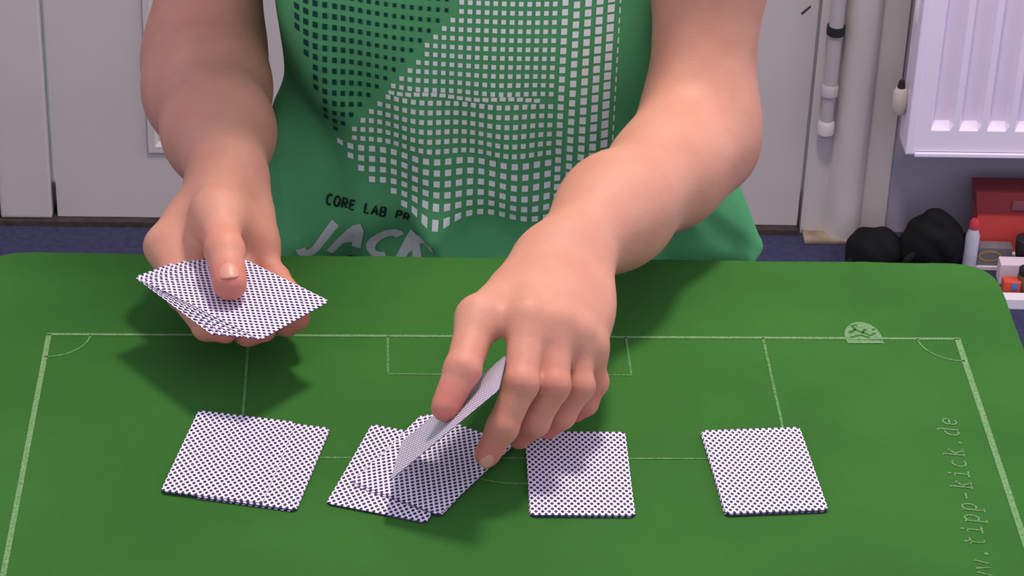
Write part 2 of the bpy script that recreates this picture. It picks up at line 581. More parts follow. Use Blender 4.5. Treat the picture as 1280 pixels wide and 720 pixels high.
for i in range(len(out)):
    j = (i + 1) % len(out)
    mb.bm.faces.new((top[i], bot[i], bot[j], top[j]))
matobj = mb.build('felt_mat', M['felt'])
tag(matobj, 'green felt table football mat with faded white pitch lines', 'mat')
LZ = TZ + 0.0003
def line(name, pts, w, m='print_line', closed=False):
    mb = MB(); mb.ribbon([fld(*p) for p in pts], w, LZ, closed)
    return mb.build(name, M[m], matobj)
def seg(a, b, n=2): return [tuple(np.array(a) + (np.array(b) - np.array(a)) * t) for t in np.linspace(0, 1, n)]
FLEN = 0.86
line('goal_line', seg((-0.0015, 0), (FW + 0.0015, 0)), 0.0024)
line('touch_line', seg((0, 0), (0, -FLEN)), 0.0034)
line('touch_line', seg((FW, 0), (FW, -FLEN)), 0.0040)
PC = FW / 2
line('penalty_area_line', seg((PC - 0.1703, 0), (PC - 0.1703, -0.1393)) , 0.0018, 'print_faint')
line('penalty_area_line', seg((PC + 0.1703, 0), (PC + 0.1703, -0.1393)) , 0.0018, 'print_faint')
line('penalty_area_line', seg((PC - 0.1703, -0.1393), (PC + 0.1703, -0.1393)), 0.0014, 'print_faint')
line('goal_area_line', [(PC - 0.0789, 0), (PC - 0.0789, -0.0456)], 0.0014, 'print_faint')
line('goal_area_line', [(PC + 0.0789, 0), (PC + 0.0789, -0.0456)], 0.0014, 'print_faint')
line('goal_area_line', [(PC - 0.0789, -0.0456), (PC + 0.0789, -0.0456)], 0.0014, 'print_faint')
line('corner_arc', [(0.027 * math.cos(a), -0.027 * math.sin(a)) for a in np.linspace(0, math.pi / 2, 14)], 0.0013, 'print_faint')
line('corner_arc', [(FW - 0.027 * math.cos(a), -0.027 * math.sin(a)) for a in np.linspace(0, math.pi / 2, 14)], 0.0013, 'print_faint')
# arc in front of the penalty area (mostly under the piles)
line('penalty_arc', [(PC + 0.055 * math.cos(a), -0.1393 + 0.028 - 0.055 * math.sin(a)) for a in np.linspace(0.535, math.pi - 0.535, 20)], 0.0014, 'print_faint')

# stroke lettering: unit square glyphs (x 0..1, y 0..1 = x-height .. ascender 1.5, descender -0.5)
def arc(cx_, cy_, rx, ry, a0, a1, n=14):
    return [(cx_ + rx * math.cos(math.radians(a)), cy_ + ry * math.sin(math.radians(a))) for a in np.linspace(a0, a1, n)]
GL = {
    'd': [arc(.42, .5, .34, .5, 60, 300), [(.78, 1.5), (.78, 0), (.95, 0)], [(.55, 1.5), (.78, 1.5)]],
    'e': [[(.1, .52), (.86, .52)] + arc(.48, .5, .38, .5, 0, 310)],
    '.': [arc(.5, .08, .08, .08, 0, 360)],
    'k': [[(.05, 1.5), (.22, 1.5), (.22, 0)], [(.05, 0), (.42, 0)], [(.75, 1), (.24, .45)], [(.42, .62), (.82, 0)], [(.6, 1), (.92, 1)], [(.6, 0), (.95, 0)]],
    'c': [arc(.52, .5, .4, .5, 45, 315)],
    'i': [[(.2, 1), (.52, 1), (.52, 0)], [(.15, 0), (.9, 0)], arc(.5, 1.36, .06, .06, 0, 360, 8)],
    '-': [[(.15, .55), (.85, .55)]],
    'p': [[(.05, 1), (.22, 1), (.22, -.5)], [(.05, -.5), (.45, -.5)], arc(.55, .5, .34, .5, -130, 150)],
    't': [[(.4, 1.4), (.4, .2)] + arc(.6, .2, .2, .2, 180, 300, 8), [(.12, 1), (.85, 1)]],
    'w': [[(.05, 1), (.28, 0), (.5, .8), (.72, 0), (.95, 1)]],
    'A': [[(0, 0), (.5, 1), (1, 0)], [(.2, .36), (.8, .36)]],
    'B': [[(.1, 0), (.1, 1), (.6, 1)] + arc(.6, .75, .27, .25, 90, -90, 8) + [(.1, .5), (.65, .5)] + arc(.65, .25, .28, .25, 90, -90, 8) + [(.1, 0)]],
    'C': [arc(.55, .5, .45, .5, 50, 310)],
    'D': [[(.1, 0), (.1, 1), (.45, 1)] + arc(.45, .5, .48, .5, 90, -90) + [(.1, 0)]],
    'E': [[(.9, 1), (.12, 1), (.12, 0), (.9, 0)], [(.12, .52), (.8, .52)]],
    'J': [[(.80, 1), (.66, .35)] + arc(.38, .28, .28, .28, 0, -150, 8)],
    'K': [[(.1, 0), (.1, 1)], [(.85, 1), (.12, .42)], [(.38, .6), (.9, 0)]],
    'L': [[(.12, 1), (.12, 0), (.85, 0)]],
    'O': [arc(.5, .5, .46, .5, 0, 360, 22)],
    'P': [[(.12, 0), (.12, 1), (.55, 1)] + arc(.55, .73, .32, .27, 90, -90, 8) + [(.12, .46)]],
    'R': [[(.12, 0), (.12, 1), (.55, 1)] + arc(.55, .74, .3, .26, 90, -90, 8) + [(.12, .48)], [(.5, .48), (.9, 0)]],
    'S': [arc(.5, .74, .36, .26, 40, 270, 10) + arc(.5, .25, .4, .25, 90, -140, 10)],
    'T': [[(0, 1), (1, 1)], [(.5, 1), (.5, 0)]],
    'U': [[(.1, 1), (.1, .4)] + arc(.5, .4, .4, .4, 180, 360, 10) + [(.9, 1)]],
}
# web address running along the right side of the pitch
addr = 'www.tipp-kick.de'
p_e = atz(1187, 528, TZ); p_t = atz(1222, 678, TZ)          # "e" centre ... "t" of tipp centre
dirv = (p_e - p_t)[:2]
step = np.linalg.norm(dirv) / 11.0
dirv = dirv / np.linalg.norm(dirv)
upv = np.array([-dirv[1], dirv[0]])
mb = MB()
for i, ch in enumerate(addr):
    base = p_e[:2] + dirv * (i - 15) * step - dirv * 0.0043 - upv * 0.0042
    for st in GL[ch]:
        pts = [base + dirv * (q[0] * 0.0086 + q[1] * 0.0012) + upv * q[1] * 0.0086 for q in st]
        mb.ribbon(pts, 0.0011, LZ + 0.0001)
mb.build('web_address', M['print_line'], matobj)
# emblem on the goal line: dome with a dark footballer shape left out
ec = atz(1079, 421, TZ)[:2]
cA, sA = math.cos(FA), math.sin(FA)
def emb(u, v): return (ec[0] + (u * cA - v * sA) * 0.001, ec[1] + (u * sA + v * cA) * 0.001)
mb = MB()
dome = [emb(12.5 * math.cos(a), -2 + 20 * math.sin(a)) for a in np.linspace(-0.15, math.pi + 0.1, 26)]
mb.poly([(p[0], p[1], LZ + 0.0001) for p in dome])
mb.poly([(p[0], p[1], LZ + 0.0001) for p in [emb(-11.5, -8.5), emb(13, -8.5), emb(11.5, -4), emb(-12, -4)]])
em = mb.build('emblem', mat('emblem_print', srgb(122, 152, 116), 0.9, 0, 420, 0, 1, 0.1, col2=srgb(92, 136, 84), detail=2), matobj)
mb = MB()
for pts, w in [([(-9, 4), (-4, 8), (0, 5), (3, 9)], 2.6), ([(-4, 8), (-6, 13), (-2, 14)], 2.0), ([(0, 5), (5, 1), (9, 4)], 2.0), ([(-9, -1.5), (-2, 1.5), (4, -1.5)], 1.8), ([(7, 9), (9, 8)], 2.2)]:
    mb.ribbon([emb(*p) for p in pts], w * 0.001, LZ + 0.0002)
mb.build('emblem_figure', M['felt'], matobj)

# ================================================================== CARDS
CW, CH, CT = 0.063, 0.088, 0.0004
def card_mesh():
    bm = bmesh.new()
    r, n = 0.0028, 4
    pts = []
    for cx_, cy_, a0 in ((CW / 2 - r, CH / 2 - r, 0), (-CW / 2 + r, CH / 2 - r, 90), (-CW / 2 + r, -CH / 2 + r, 180), (CW / 2 - r, -CH / 2 + r, 270)):
        for k in range(n + 1):
            a = math.radians(a0 + 90 * k / n)
            pts.append((cx_ + r * math.cos(a), cy_ + r * math.sin(a)))
    t = [bm.verts.new((x_, y_, CT)) for x_, y_ in pts]
    b = [bm.verts.new((x_, y_, 0)) for x_, y_ in pts]
    f = bm.faces.new(t); f.material_index = 0
    f = bm.faces.new(b[::-1]); f.material_index = 1
    for i in range(len(pts)):
        j = (i + 1) % len(pts)
        f = bm.faces.new((t[i], b[i], b[j], t[j])); f.material_index = 2
    me = bpy.data.meshes.new('playing_card')
    bm.to_mesh(me); bm.free()
    for k in ('card_back', 'card_face', 'card_edge'):
        me.materials.append(M[k])
    return me
CARD = card_mesh()
def card(label, group, mat4):
    o = bpy.data.objects.new('playing_card', CARD)
    o.matrix_world = mat4
    link(o)
    return tag(o, label, 'card', group)
def flat(x_, y_, a, z_):
    return Matrix.Translation((x_, y_, z_)) @ Matrix.Rotation(a, 4, 'Z')
def from_corners(tl, tr, br, bl):
    q = np.array([tl, tr, br, bl])[:, :2]
    c_ = q.mean(0)
    up = (q[0] + q[1] - q[2] - q[3])
    return c_[0], c_[1], math.atan2(up[1], up[0]) - math.pi / 2
GAP = 0.00006
def pile(top_list, n_under, under_label, under_group, spread, alt=False):
    """top_list: (x,y,a,label,group) from the lowest visible card up"""
    z_ = TZ + 0.0002
    x0, y0, a0 = top_list[0][:3]
    for k in range(n_under):
        x0, y0, a0 = top_list[-1 if (k % 2 and alt) else 0][:3]
        card(under_label, under_group, flat(x0 + rng.uniform(-1, 1) * spread, y0 + rng.uniform(-1, 1) * spread, a0 + rng.uniform(-1, 1) * 0.012, z_))
        z_ += CT + GAP
    for x_, y_, a_, lb, gr in top_list:
        card(lb, gr, flat(x_, y_, a_, z_))
        z_ += CT + GAP
    return z_
zt = TZ + 0.003
x4, y4, a4 = from_corners(*[atz(*p, zt) for p in ((877, 537), (999, 532), (1035, 636), (908, 642))])
pile([(x4, y4, a4, 'top playing card of the rightmost pile, white lattice back', 'dealt cards on the mat')], 4, 'navy-edged playing card squared up under the top of the rightmost pile', 'cards under the rightmost pile', 0.0004)
x3, y3, a3 = from_corners(*[atz(*p, zt) for p in ((657, 540), (781, 537), (795, 641), (662, 642))])
pile([(x3, y3, a3, 'top playing card of the pile below the curled fingers', 'dealt cards on the mat')], 3, 'navy-edged playing card squared up under the pile below the curled fingers', 'cards under the pile below the fingers', 0.0004)
# leftmost pile: upper card to the left, lower one sticking out to the right
L1 = atz(248, 512, zt)[:2]; L2 = atz(201, 612, zt)[:2]; R1 = atz(411, 533, zt)[:2]
up = (L1 - L2) / np.linalg.norm(L1 - L2)
a1 = math.atan2(up[1], up[0]) - math.pi / 2
rt = np.array([up[1], -up[0]])
cL = (L1 + L2) / 2 + rt * CW / 2
off = float((R1 - L1) @ rt) - CW
cR = cL + rt * off + up * ((R1 - L1) @ up)
pile([(cR[0], cR[1], a1 - 0.012, 'lower playing card jutting out right from the leftmost pile', 'dealt cards on the mat'),
      (cL[0], cL[1], a1, 'upper playing card on the left of the leftmost pile', 'dealt cards on the mat')], 3, 'navy-edged playing card hidden under the leftmost pile', 'cards under the leftmost pile', 0.0005, True)
# second pile: squared card below, turned cards on top
L1 = atz(464, 529, zt)[:2]; L2 = atz(409, 625, zt)[:2]
up = (L1 - L2) / np.linalg.norm(L1 - L2)
a2 = math.atan2(up[1], up[0]) - math.pi / 2
rt = np.array([up[1], -up[0]])
c2a = (L1 + L2) / 2 + rt * CW / 2
B0 = atz(433, 604, zt)[:2]; B1 = atz(549, 643, zt)[:2]; B2 = atz(598, 597, zt)[:2]
d_ = (B2 - B1) / np.linalg.norm(B2 - B1)
a2b = math.atan2(d_[1], d_[0]) - math.pi / 2
c2b = B1 + d_ * CH / 2 + np.array([-d_[1], d_[0]]) * CW / 2
P2Z = pile([(c2a[0], c2a[1], a2, 'bottom playing card of the second pile, its left corner showing', 'dealt cards on the mat'),
      (c2b[0] - 0.0015, c2b[1] - 0.0005, a2b + 0.05, 'turned playing card just under the top of the second pile', 'dealt cards on the mat'),
      (c2b[0], c2b[1], a2b, 'turned playing card on top of the second pile, shaded by the hand', 'dealt cards on the mat')], 2, 'navy-edged playing card hidden under the second pile', 'cards under the second pile', 0.0004)

# card being dealt: pinched in the hand just above the second pile
cA3 = np.array([-0.0679, 1.3245, 0.7640])
cB3 = np.array([-0.0043, 1.3353, 0.8255])
cC3 = np.array([-0.0639, 1.3861, 0.7497])
ex = cC3 - cA3; ex /= np.linalg.norm(ex)                # short side
ey = cB3 - cA3; ey -= ex * (ey @ ex); ey /= np.linalg.norm(ey)
nz = np.cross(ey, ex)
if nz[0] > 0: nz = -nz
# local x (short), y (long), z = printed side facing up-left
ly = ey; lz = nz; lx = np.cross(ly, lz)
ctr = cA3 + ex * CW / 2 + ey * CH / 2
HM = Matrix(((lx[0], ly[0], lz[0], ctr[0]), (lx[1], ly[1], lz[1], ctr[1]), (lx[2], ly[2], lz[2], ctr[2]), (0, 0, 0, 1)))
card('tilted playing card pinched between thumb and fingers of the dealing hand', 'cards in the hands', HM)

# fanned packet held in the other hand
DZ = TZ + 0.052
def fan_card(t):
    # t 0 = leftmost / lowest, 1 = right / top
    a_l = [atz(168, 342, DZ)[:2], atz(262, 412, DZ)[:2]]      # long lower-left edge of the leftmost card
    a_r = [atz(325, 425, DZ)[:2], atz(414, 375, DZ)[:2]]      # short lower-right edge of the top card
    dl = (a_l[1] - a_l[0]) / np.linalg.norm(a_l[1] - a_l[0])
    cl = a_l[0] + dl * CH / 2 + np.array([-dl[1], dl[0]]) * CW / 2
    ds = (a_r[1] - a_r[0]) / np.linalg.norm(a_r[1] - a_r[0])
    inward = np.array([-ds[1], ds[0]])
    cr = a_r[0] + ds * CW / 2 + inward * CH / 2
    al = math.atan2(dl[1], dl[0]) + math.pi / 2
    ar = math.atan2(inward[1], inward[0]) - math.pi / 2
    al = math.atan2(-dl[1], -dl[0]) - math.pi / 2
    c_ = cl * (1 - t) + cr * t
    return c_[0], c_[1], al * (1 - t) + ar * t
names = ['leftmost playing card at the bottom of the fanned packet in the hand', 'second playing card from the left of the fanned packet', 'third playing card from the left of the fanned packet',
         'fourth playing card from the left of the fanned packet', 'fifth playing card from the left of the fanned packet', 'top playing card of the fanned packet, under the thumb']
for k, nm in enumerate(names):
    x_, y_, a_ = fan_card([0, .16, .34, .55, .78, 1][k])
    card(nm, 'cards in the hands', flat(x_, y_, a_, DZ - 0.003 + k * (CT + 0.0001)))

# ================================================================== PERSON
fld_body = Field((-0.34, 1.33, 0.45), (0.30, 2.08, 1.46), 0.0024)
B = fld_body
blush = []
def P(px, py, z): return atz(px, py, z)
# torso (inside the shirt)
SHC = (-0.012, 1.875)
B.cone((-0.10, 1.885, 0.56), (0.08, 1.885, 0.56), 0.095, 0.095, 0.02)
B.cone((-0.09, 1.875, 0.72), (0.06, 1.875, 0.72), 0.080, 0.080, 0.06)
B.cone((-0.11, 1.885, 0.92), (0.05, 1.885, 0.92), 0.085, 0.085, 0.08)
B.cone((-0.13, 1.895, 1.02), (0.06, 1.895, 1.02), 0.070, 0.070, 0.06)
# neck and head, bowed forward over the cards
B.cone((-0.038, 1.885, 1.06), (-0.072, 1.855, 1.17), 0.058, 0.054, 0.03)
HR = Matrix.Rotation(0.45, 3, 'X')            # chin down
Rm = np.array(HR)
hc = np.array([-0.085, 1.835, 1.255])
def hp(x_, y_, z_): return hc + Rm @ np.array([x_, y_, z_])
RI = Rm.T
B.ell(hp(0, 0.012, 0.03), (0.074, 0.095, 0.088), 0.02, RI)
B.ell(hp(0, -0.02, -0.045), (0.058, 0.066, 0.072), 0.03, RI)
B.ell(hp(0, -0.058, -0.098), (0.026, 0.022, 0.02), 0.02, RI)
B.cone(hp(0, -0.086, 0.008), hp(0, -0.108, -0.034), 0.008, 0.012, 0.012)
B.ell(hp(0.010, -0.099, -0.037), (0.008, 0.009, 0.007), 0.006, RI)
B.ell(hp(-0.010, -0.099, -0.037), (0.008, 0.009, 0.007), 0.006, RI)
for s in (-1, 1):
    B.ell(hp(s * 0.031, -0.089, 0.008), (0.017, 0.012, 0.011), 0.012, RI, sub=True)
    B.cone(hp(s * 0.015, -0.086, 0.027), hp(s * 0.048, -0.076, 0.026), 0.007, 0.006, 0.012)
    B.ell(hp(s * 0.076, 0.012, -0.008), (0.007, 0.018, 0.031), 0.008, RI)
    B.ell(hp(s * 0.040, -0.062, -0.030), (0.022, 0.02, 0.022), 0.03, RI)
B.cone(hp(-0.022, -0.083, -0.066), hp(0.022, -0.083, -0.066), 0.0065, 0.0065, 0.006)
B.cone(hp(-0.018, -0.081, -0.079), hp(0.018, -0.081, -0.079), 0.0075, 0.0075, 0.006)

def arm(sh, el, wr, r_up, r_el, r_fb, r_f2, r_wr, bulge):
    sh, el, wr = map(np.array, (sh, el, wr))
    B.chain([sh, sh * 0.45 + el * 0.55, el], [r_up * 1.15, r_up, r_el], 0.03)
    f1 = el * 0.72 + wr * 0.28 + np.array(bulge)
    f2 = el * 0.35 + wr * 0.65
    B.chain([el, f1, f2, wr], [r_el, r_fb, r_f2, r_wr], 0.04)

# image-right arm: dealing hand
elR = P(873, 172, 0.790); wrR = P(708, 318, 0.812)
arm((0.138, 1.88, 1.045), elR, wrR, 0.0405, 0.0355, 0.0320, 0.0305, 0.0268, (0.002, 0, -0.003))
# image-left arm: holding hand
elL = P(255, 78, 0.775); wrL = P(284, 214, 0.806)
arm((-0.215, 1.88, 1.045), elL, wrL, 0.0400, 0.0380, 0.0380, 0.0312, 0.0275, (-0.002, 0, 0.0))

def digit(pts, rads, k=0.0030, base_k=0.010):
    # knuckle blends into the hand, the phalanges stay apart from their neighbours
    B.cone(pts[0], pts[0] * 0.75 + pts[1] * 0.25, rads[0], rads[0] * 0.94, base_k)
    for i in range(len(pts) - 1):
        B.cone(pts[i], pts[i + 1], rads[i], rads[i + 1], k)
    for i in range(1, len(pts) - 1):
        B.ell(pts[i], (rads[i] * 1.02,) * 3, 0.003)
    blush.append((pts[-1], 0.012, 0.75))
    for p in pts[1:-1]:
        blush.append((p, 0.012, 0.35))

# ---- dealing hand (palm down)
mcp = [P(660, 402, 0.824), P(694, 409, 0.819), P(719, 421, 0.809), P(737, 437, 0.797)]
mr = [0.0115, 0.0115, 0.0108, 0.0098]
carp = [wrR + np.array([-0.014, -0.008, 0.002]), wrR + np.array([-0.004, -0.010, 0.004]), wrR + np.array([0.006, -0.008, 0.000]), wrR + np.array([0.014, -0.004, -0.006])]
for c_, m_, r_ in zip(carp, mcp, mr):
    B.cone(c_, m_, 0.0165, r_, 0.012)
B.ell((np.mean(mcp, 0) + wrR) / 2 + np.array([0, 0, -0.008]), (0.028, 0.036, 0.013), 0.02)
for m_, r_ in zip(mcp, mr):
    B.ell(m_ + np.array([0.0, 0.002, 0.0045]), (r_ * 0.72, r_ * 0.8, r_ * 0.72), 0.008)      # knuckles
idx_pts = [mcp[0], P(651, 480, 0.806), P(628, 534, 0.785), P(609, 568, 0.768)]
digit(idx_pts, [0.0116, 0.0104, 0.0092, 0.0080])
digit([mcp[1], P(692, 482, 0.798), P(668, 528, 0.776), P(649, 546, 0.763)], [0.0112, 0.0098, 0.0088, 0.0078])
digit([mcp[2], P(724, 483, 0.787), P(702, 519, 0.768), P(685, 535, 0.757)], [0.0106, 0.0092, 0.0082, 0.0074])
digit([mcp[3], P(744, 478, 0.776), P(732, 504, 0.762), P(719, 515, 0.754)], [0.0094, 0.0080, 0.0073, 0.0068])
th = [wrR + np.array([-0.018, -0.014, -0.004]), P(598, 398, 0.822), P(578, 462, 0.812), P(557, 509, 0.797)]
B.cone(th[0], th[1], 0.0170, 0.0125, 0.016)
B.cone(th[0] * 0.55 + th[1] * 0.45, mcp[0] * 0.8 + wrR * 0.2, 0.009, 0.009, 0.012)
digit([th[1], th[2], th[3]], [0.0125, 0.0108, 0.0090])
# ---- holding hand (palm up under the packet, thumb across the top)
hm = [P(207, 308, 0.786), P(243, 330, 0.780), P(285, 332, 0.776), P(320, 316, 0.776)]
hc_ = [wrL + np.array([-0.004, -0.010, -0.002]), wrL + np.array([-0.004, -0.008, -0.006]), wrL + np.array([0.004, -0.008, -0.008]), wrL + np.array([0.013, -0.004, -0.006])]
for c_, m_, r_ in zip(hc_, hm, [0.0130, 0.0125, 0.0125, 0.0115]):
    B.cone(c_, m_, 0.0130, r_, 0.009)
B.ell((np.mean(hm, 0) + wrL) / 2 + np.array([0, 0, -0.004]), (0.032, 0.034, 0.014), 0.02)
digit([hm[0], P(228, 368, 0.775), P(258, 408, 0.774), P(282, 414, 0.778)], [0.0118, 0.0098, 0.0088, 0.0080])
digit([hm[1], P(276, 388, 0.771), P(310, 414, 0.772), P(330, 412, 0.777)], [0.0116, 0.0100, 0.0090, 0.0082])
digit([hm[2], P(326, 378, 0.770), P(358, 402, 0.772), P(372, 398, 0.777)], [0.0112, 0.0096, 0.0088, 0.0080])
digit([hm[3], P(345, 348, 0.771), P(366, 372, 0.772), P(378, 378, 0.777)], [0.0100, 0.0086, 0.0078, 0.0072])
ht = [wrL + np.array([0.000, -0.016, 0.002]), P(272, 268, 0.812), P(281, 314, 0.811), P(287, 354, 0.8035)]
B.cone(ht[0], ht[1], 0.0190, 0.0140, 0.016)
digit([ht[1], ht[2], ht[3]], [0.0140, 0.0118, 0.0112], 0.006)
B.cone(ht[1], P(318, 300, 0.786), 0.012, 0.013, 0.016)      # thumb ball
verts, quads = B.mesh()
body = mesh_object('person', verts, quads, M['skin'])
tag(body, 'person in a green printed t-shirt dealing playing cards at the table', 'person')
bl = np.zeros(len(verts))
for p, r, s in blush:
    d = np.linalg.norm(verts - p, axis=1)
    bl = np.maximum(bl, s * np.exp(-(np.maximum(d - 0.007, 0) / r) ** 2))
at_ = body.data.attributes.new('blush', 'FLOAT', 'POINT')
at_.data.foreach_set('value', bl.astype(np.float32))
del fld_body, B

def nail(tip, prev, normal, w, l, lift, shift=0.001):
    tip, prev, normal = np.array(tip), np.array(prev), np.array(normal, float)
    d = tip - prev; d /= np.linalg.norm(d)
    normal = normal - d * (normal @ d); normal /= np.linalg.norm(normal)
    s = np.cross(d, normal)
    bm = bmesh.new()
    bmesh.ops.create_uvsphere(bm, u_segments=14, v_segments=8, radius=1.0)
    c_ = tip + d * shift + normal * lift
    for v in bm.verts:
        x_, y_, z_ = v.co
        x_ = math.copysign(abs(x_) ** 0.8, x_); y_ = math.copysign(abs(y_) ** 0.8, y_)
        q = c_ + s * x_ * w + d * y_ * l + normal * (z_ * 0.0011 - 0.0026 * x_ * x_)
        v.co = q
    me = bpy.data.meshes.new('fingernail'); bm.to_mesh(me); bm.free()
    me.materials.append(M['nail'])
    for p in me.polygons: p.use_smooth = True
    return link(bpy.data.objects.new('fingernail', me), body)
camv = np.array([0, -0.83, 0.56])
nail(ht[3], ht[2], (0, -0.25, 1.0), 0.0070, 0.0072, 0.0106, -0.0015)
nail(idx_pts[3], idx_pts[2], camv + np.array([0.35, 0, 0]), 0.0048, 0.0055, 0.0074)

# eyes, hair
for s in (-1, 1):
    bm = bmesh.new(); bmesh.ops.create_uvsphere(bm, u_segments=16, v_segments=10, radius=0.0118)
    bmesh.ops.translate(bm, vec=Vector(hp(s * 0.031, -0.074, 0.006)), verts=bm.verts)
    me = bpy.data.meshes.new('eyeball'); bm.to_mesh(me); bm.free(); me.materials.append(M['eye'])
    eo = link(bpy.data.objects.new('eyeball', me), body)
    bm = bmesh.new(); bmesh.ops.create_uvsphere(bm, u_segments=12, v_segments=8, radius=0.0058)
    bmesh.ops.translate(bm, vec=Vector(hp(s * 0.031, -0.0805, 0.004)), verts=bm.verts)
    me = bpy.data.meshes.new('iris'); bm.to_mesh(me); bm.free(); me.materials.append(M['iris'])
    link(bpy.data.objects.new('iris', me), eo)
Hf = Field((-0.21, 1.68, 1.12), (0.05, 2.02, 1.46), 0.004)
Hf.ell(hp(0, 0.018, 0.040), (0.083, 0.103, 0.092), 0.01, RI)
Hf.ell(hp(0, 0.055, -0.02), (0.070, 0.062, 0.07), 0.03, RI)
Hf.ell(hp(0, -0.115, -0.045), (0.085, 0.085, 0.085), 0.015, RI, sub=True)
hv, hq = Hf.mesh()
hv = hv + 0.0025 * np.stack([np.sin(hv[:, 0] * 260 + hv[:, 1] * 90), np.sin(hv[:, 1] * 240), np.sin(hv[:, 0] * 210 + hv[:, 2] * 150)], 1)
mesh_object('hair', hv, hq, M['hair'], body)

# ---- shirt
Sf = Field((-0.32, 1.66, 0.60), (0.27, 2.06, 1.16), 0.0030)
sl, X, Y, Z = Sf.region(Sf.lo, Sf.lo + (Sf.n - 1) * Sf.h)
def sstep(a, b, x_):
    t = np.clip((x_ - a) / (b - a), 0, 1)
    return t * t * (3 - 2 * t)
a_w = 0.165 - 0.010 * sstep(0.78, 0.90, Z) + 0.012 * sstep(0.92, 1.02, Z)
cxz = -0.011 - 0.022 * sstep(0.70, 0.95, Z)
b_d = 0.118 + 0 * Z
ang = X
ta = (X - cxz) / a_w
tbv = (Y - 1.875) / b_d
rr = np.sqrt(np.abs(ta) ** 2.4 + np.abs(tbv) ** 2.4 + 1e-9) ** (2 / 2.4)
d = (np.sqrt(rr) - 1) * 0.115
front = sstep(1.90, 1.78, Y)
# print side bulges over a crease that runs down from the left and along the lower belly
cr = np.minimum((X * 0.715 + Z * 0.70) - (-0.118 * 0.715 + 0.742 * 0.70), Z - 0.698 + 0.10 * np.maximum(X - 0.0, 0))
bul = sstep(-0.020, 0.022, cr)
d = d - front * 0.003 * bul
d = d - front * (0.0022 * np.sin((X + 0.25 * (Z - 0.7)) * 2 * np.pi / 0.062 + 0.6) * sstep(0.85, 0.72, Z))
d = d - front * 0.005 * np.sin((X * 0.8 - Z * 0.6) * 2 * np.pi / 0.11) * sstep(0.70, 0.66, Z)
# folds below the crease: a bright lifted pleat and a diagonal one
def fold(p, q, w, amp):
    (x0, z0), (x1, z1) = p, q
    L2_ = (x1 - x0) ** 2 + (z1 - z0) ** 2
    t = np.clip(((X - x0) * (x1 - x0) + (Z - z0) * (z1 - z0)) / L2_, 0, 1)
    dd = np.sqrt((X - x0 - t * (x1 - x0)) ** 2 + (Z - z0 - t * (z1 - z0)) ** 2)
    return amp * np.exp(-(dd / w) ** 2)
for p, q, w, amp in [((-0.060, 0.690), (-0.035, 0.64), 0.014, 0.016), ((-0.020, 0.668), (0.03, 0.655), 0.010, 0.010),
                     ((-0.185, 0.74), (-0.165, 0.665), 0.014, 0.006),
                     ((0.09, 0.72), (0.17, 0.675), 0.012, 0.008), ((-0.16, 0.90), (-0.145, 0.78), 0.020, 0.003)]:
    d = d - front * fold(p, q, w, amp)
d = np.maximum(d, np.maximum(0.615 - Z, Z - 1.075))
Sf.F[sl] = d.astype(np.float32)
Sf.cone((-0.13, 1.892, 1.025), (0.06, 1.892, 1.025), 0.078, 0.078, 0.03)
shR, shL = np.array((0.138, 1.88, 1.045)), np.array((-0.215, 1.88, 1.045))
Sf.cone(shR + np.array([-0.004, 0, -0.002]), shR * 0.50 + elR * 0.50 + np.array([0, 0, 0.015]), 0.060, 0.055, 0.035)
Sf.cone(shL + np.array([0.004, 0, -0.002]), shL * 0.50 + elL * 0.50 + np.array([0, 0, 0.015]), 0.060, 0.055, 0.035)
# slack of the shirt spreading out at the lower right
Sf.cone((0.120, 1.840, 0.735), (0.150, 1.805, 0.664), 0.020, 0.024, 0.03)
Sf.cone((0.140, 1.820, 0.690), (0.181, 1.785, 0.664), 0.020, 0.008, 0.015)
Sf.cone((0.145, 1.790, 0.664), (0.176, 1.775, 0.658), 0.012, 0.006, 0.010)
Sf.cone((-0.150, 1.830, 0.715), (-0.168, 1.800, 0.655), 0.022, 0.026, 0.03)
# creases in the slack
Sf.cone((0.085, 1.752, 0.672), (0.150, 1.768, 0.682), 0.004, 0.003, 0.016, sub=True)
Sf.cone((0.120, 1.775, 0.715), (0.165, 1.775, 0.672), 0.004, 0.002, 0.014, sub=True)
sv, sq = Sf.mesh()
shirt = mesh_object('tshirt', sv, sq, M['shirt'], body)
shirt['label'] = 'green cotton t-shirt with a printed grid of squares'

mb = MB()
mb.tube([(-0.042 + 0.066 * math.cos(a), 1.878 + 0.062 * math.sin(a), 1.088 + 0.010 * math.sin(a)) for a in np.linspace(0, 2 * math.pi, 33)], 0.008, 10, False)
mb.build('collar', M['shirt'], shirt, True)
# front surface of the shirt as a height map, for laying the print on the cloth
xsF = Sf.lo[0] + Sf.h * np.arange(Sf.n[0]); zsF = Sf.lo[2] + Sf.h * np.arange(Sf.n[2])
inside = Sf.F < 0
first_i = inside.argmax(1)
has = inside.any(1)
ii, kk = np.meshgrid(np.arange(Sf.n[0]), np.arange(Sf.n[2]), indexing='ij')
f0 = Sf.F[ii, np.maximum(first_i - 1, 0), kk]; f1 = Sf.F[ii, first_i, kk]
tt = np.clip(f0 / np.where(np.abs(f0 - f1) < 1e-9, 1, f0 - f1), 0, 1)
hmap = np.where(has, Sf.lo[1] + Sf.h * (first_i - 1 + tt), 1.9)
def front_y(x_, z_):
    u = (x_ - Sf.lo[0]) / Sf.h; v = (z_ - Sf.lo[2]) / Sf.h
    i = int(np.clip(math.floor(u), 0, Sf.n[0] - 2)); k = int(np.clip(math.floor(v), 0, Sf.n[2] - 2))
    u -= i; v -= k
    return hmap[i, k] * (1 - u) * (1 - v) + hmap[i + 1, k] * u * (1 - v) + hmap[i, k + 1] * (1 - u) * v + hmap[i + 1, k + 1] * u * v
LIFT = 0.0010
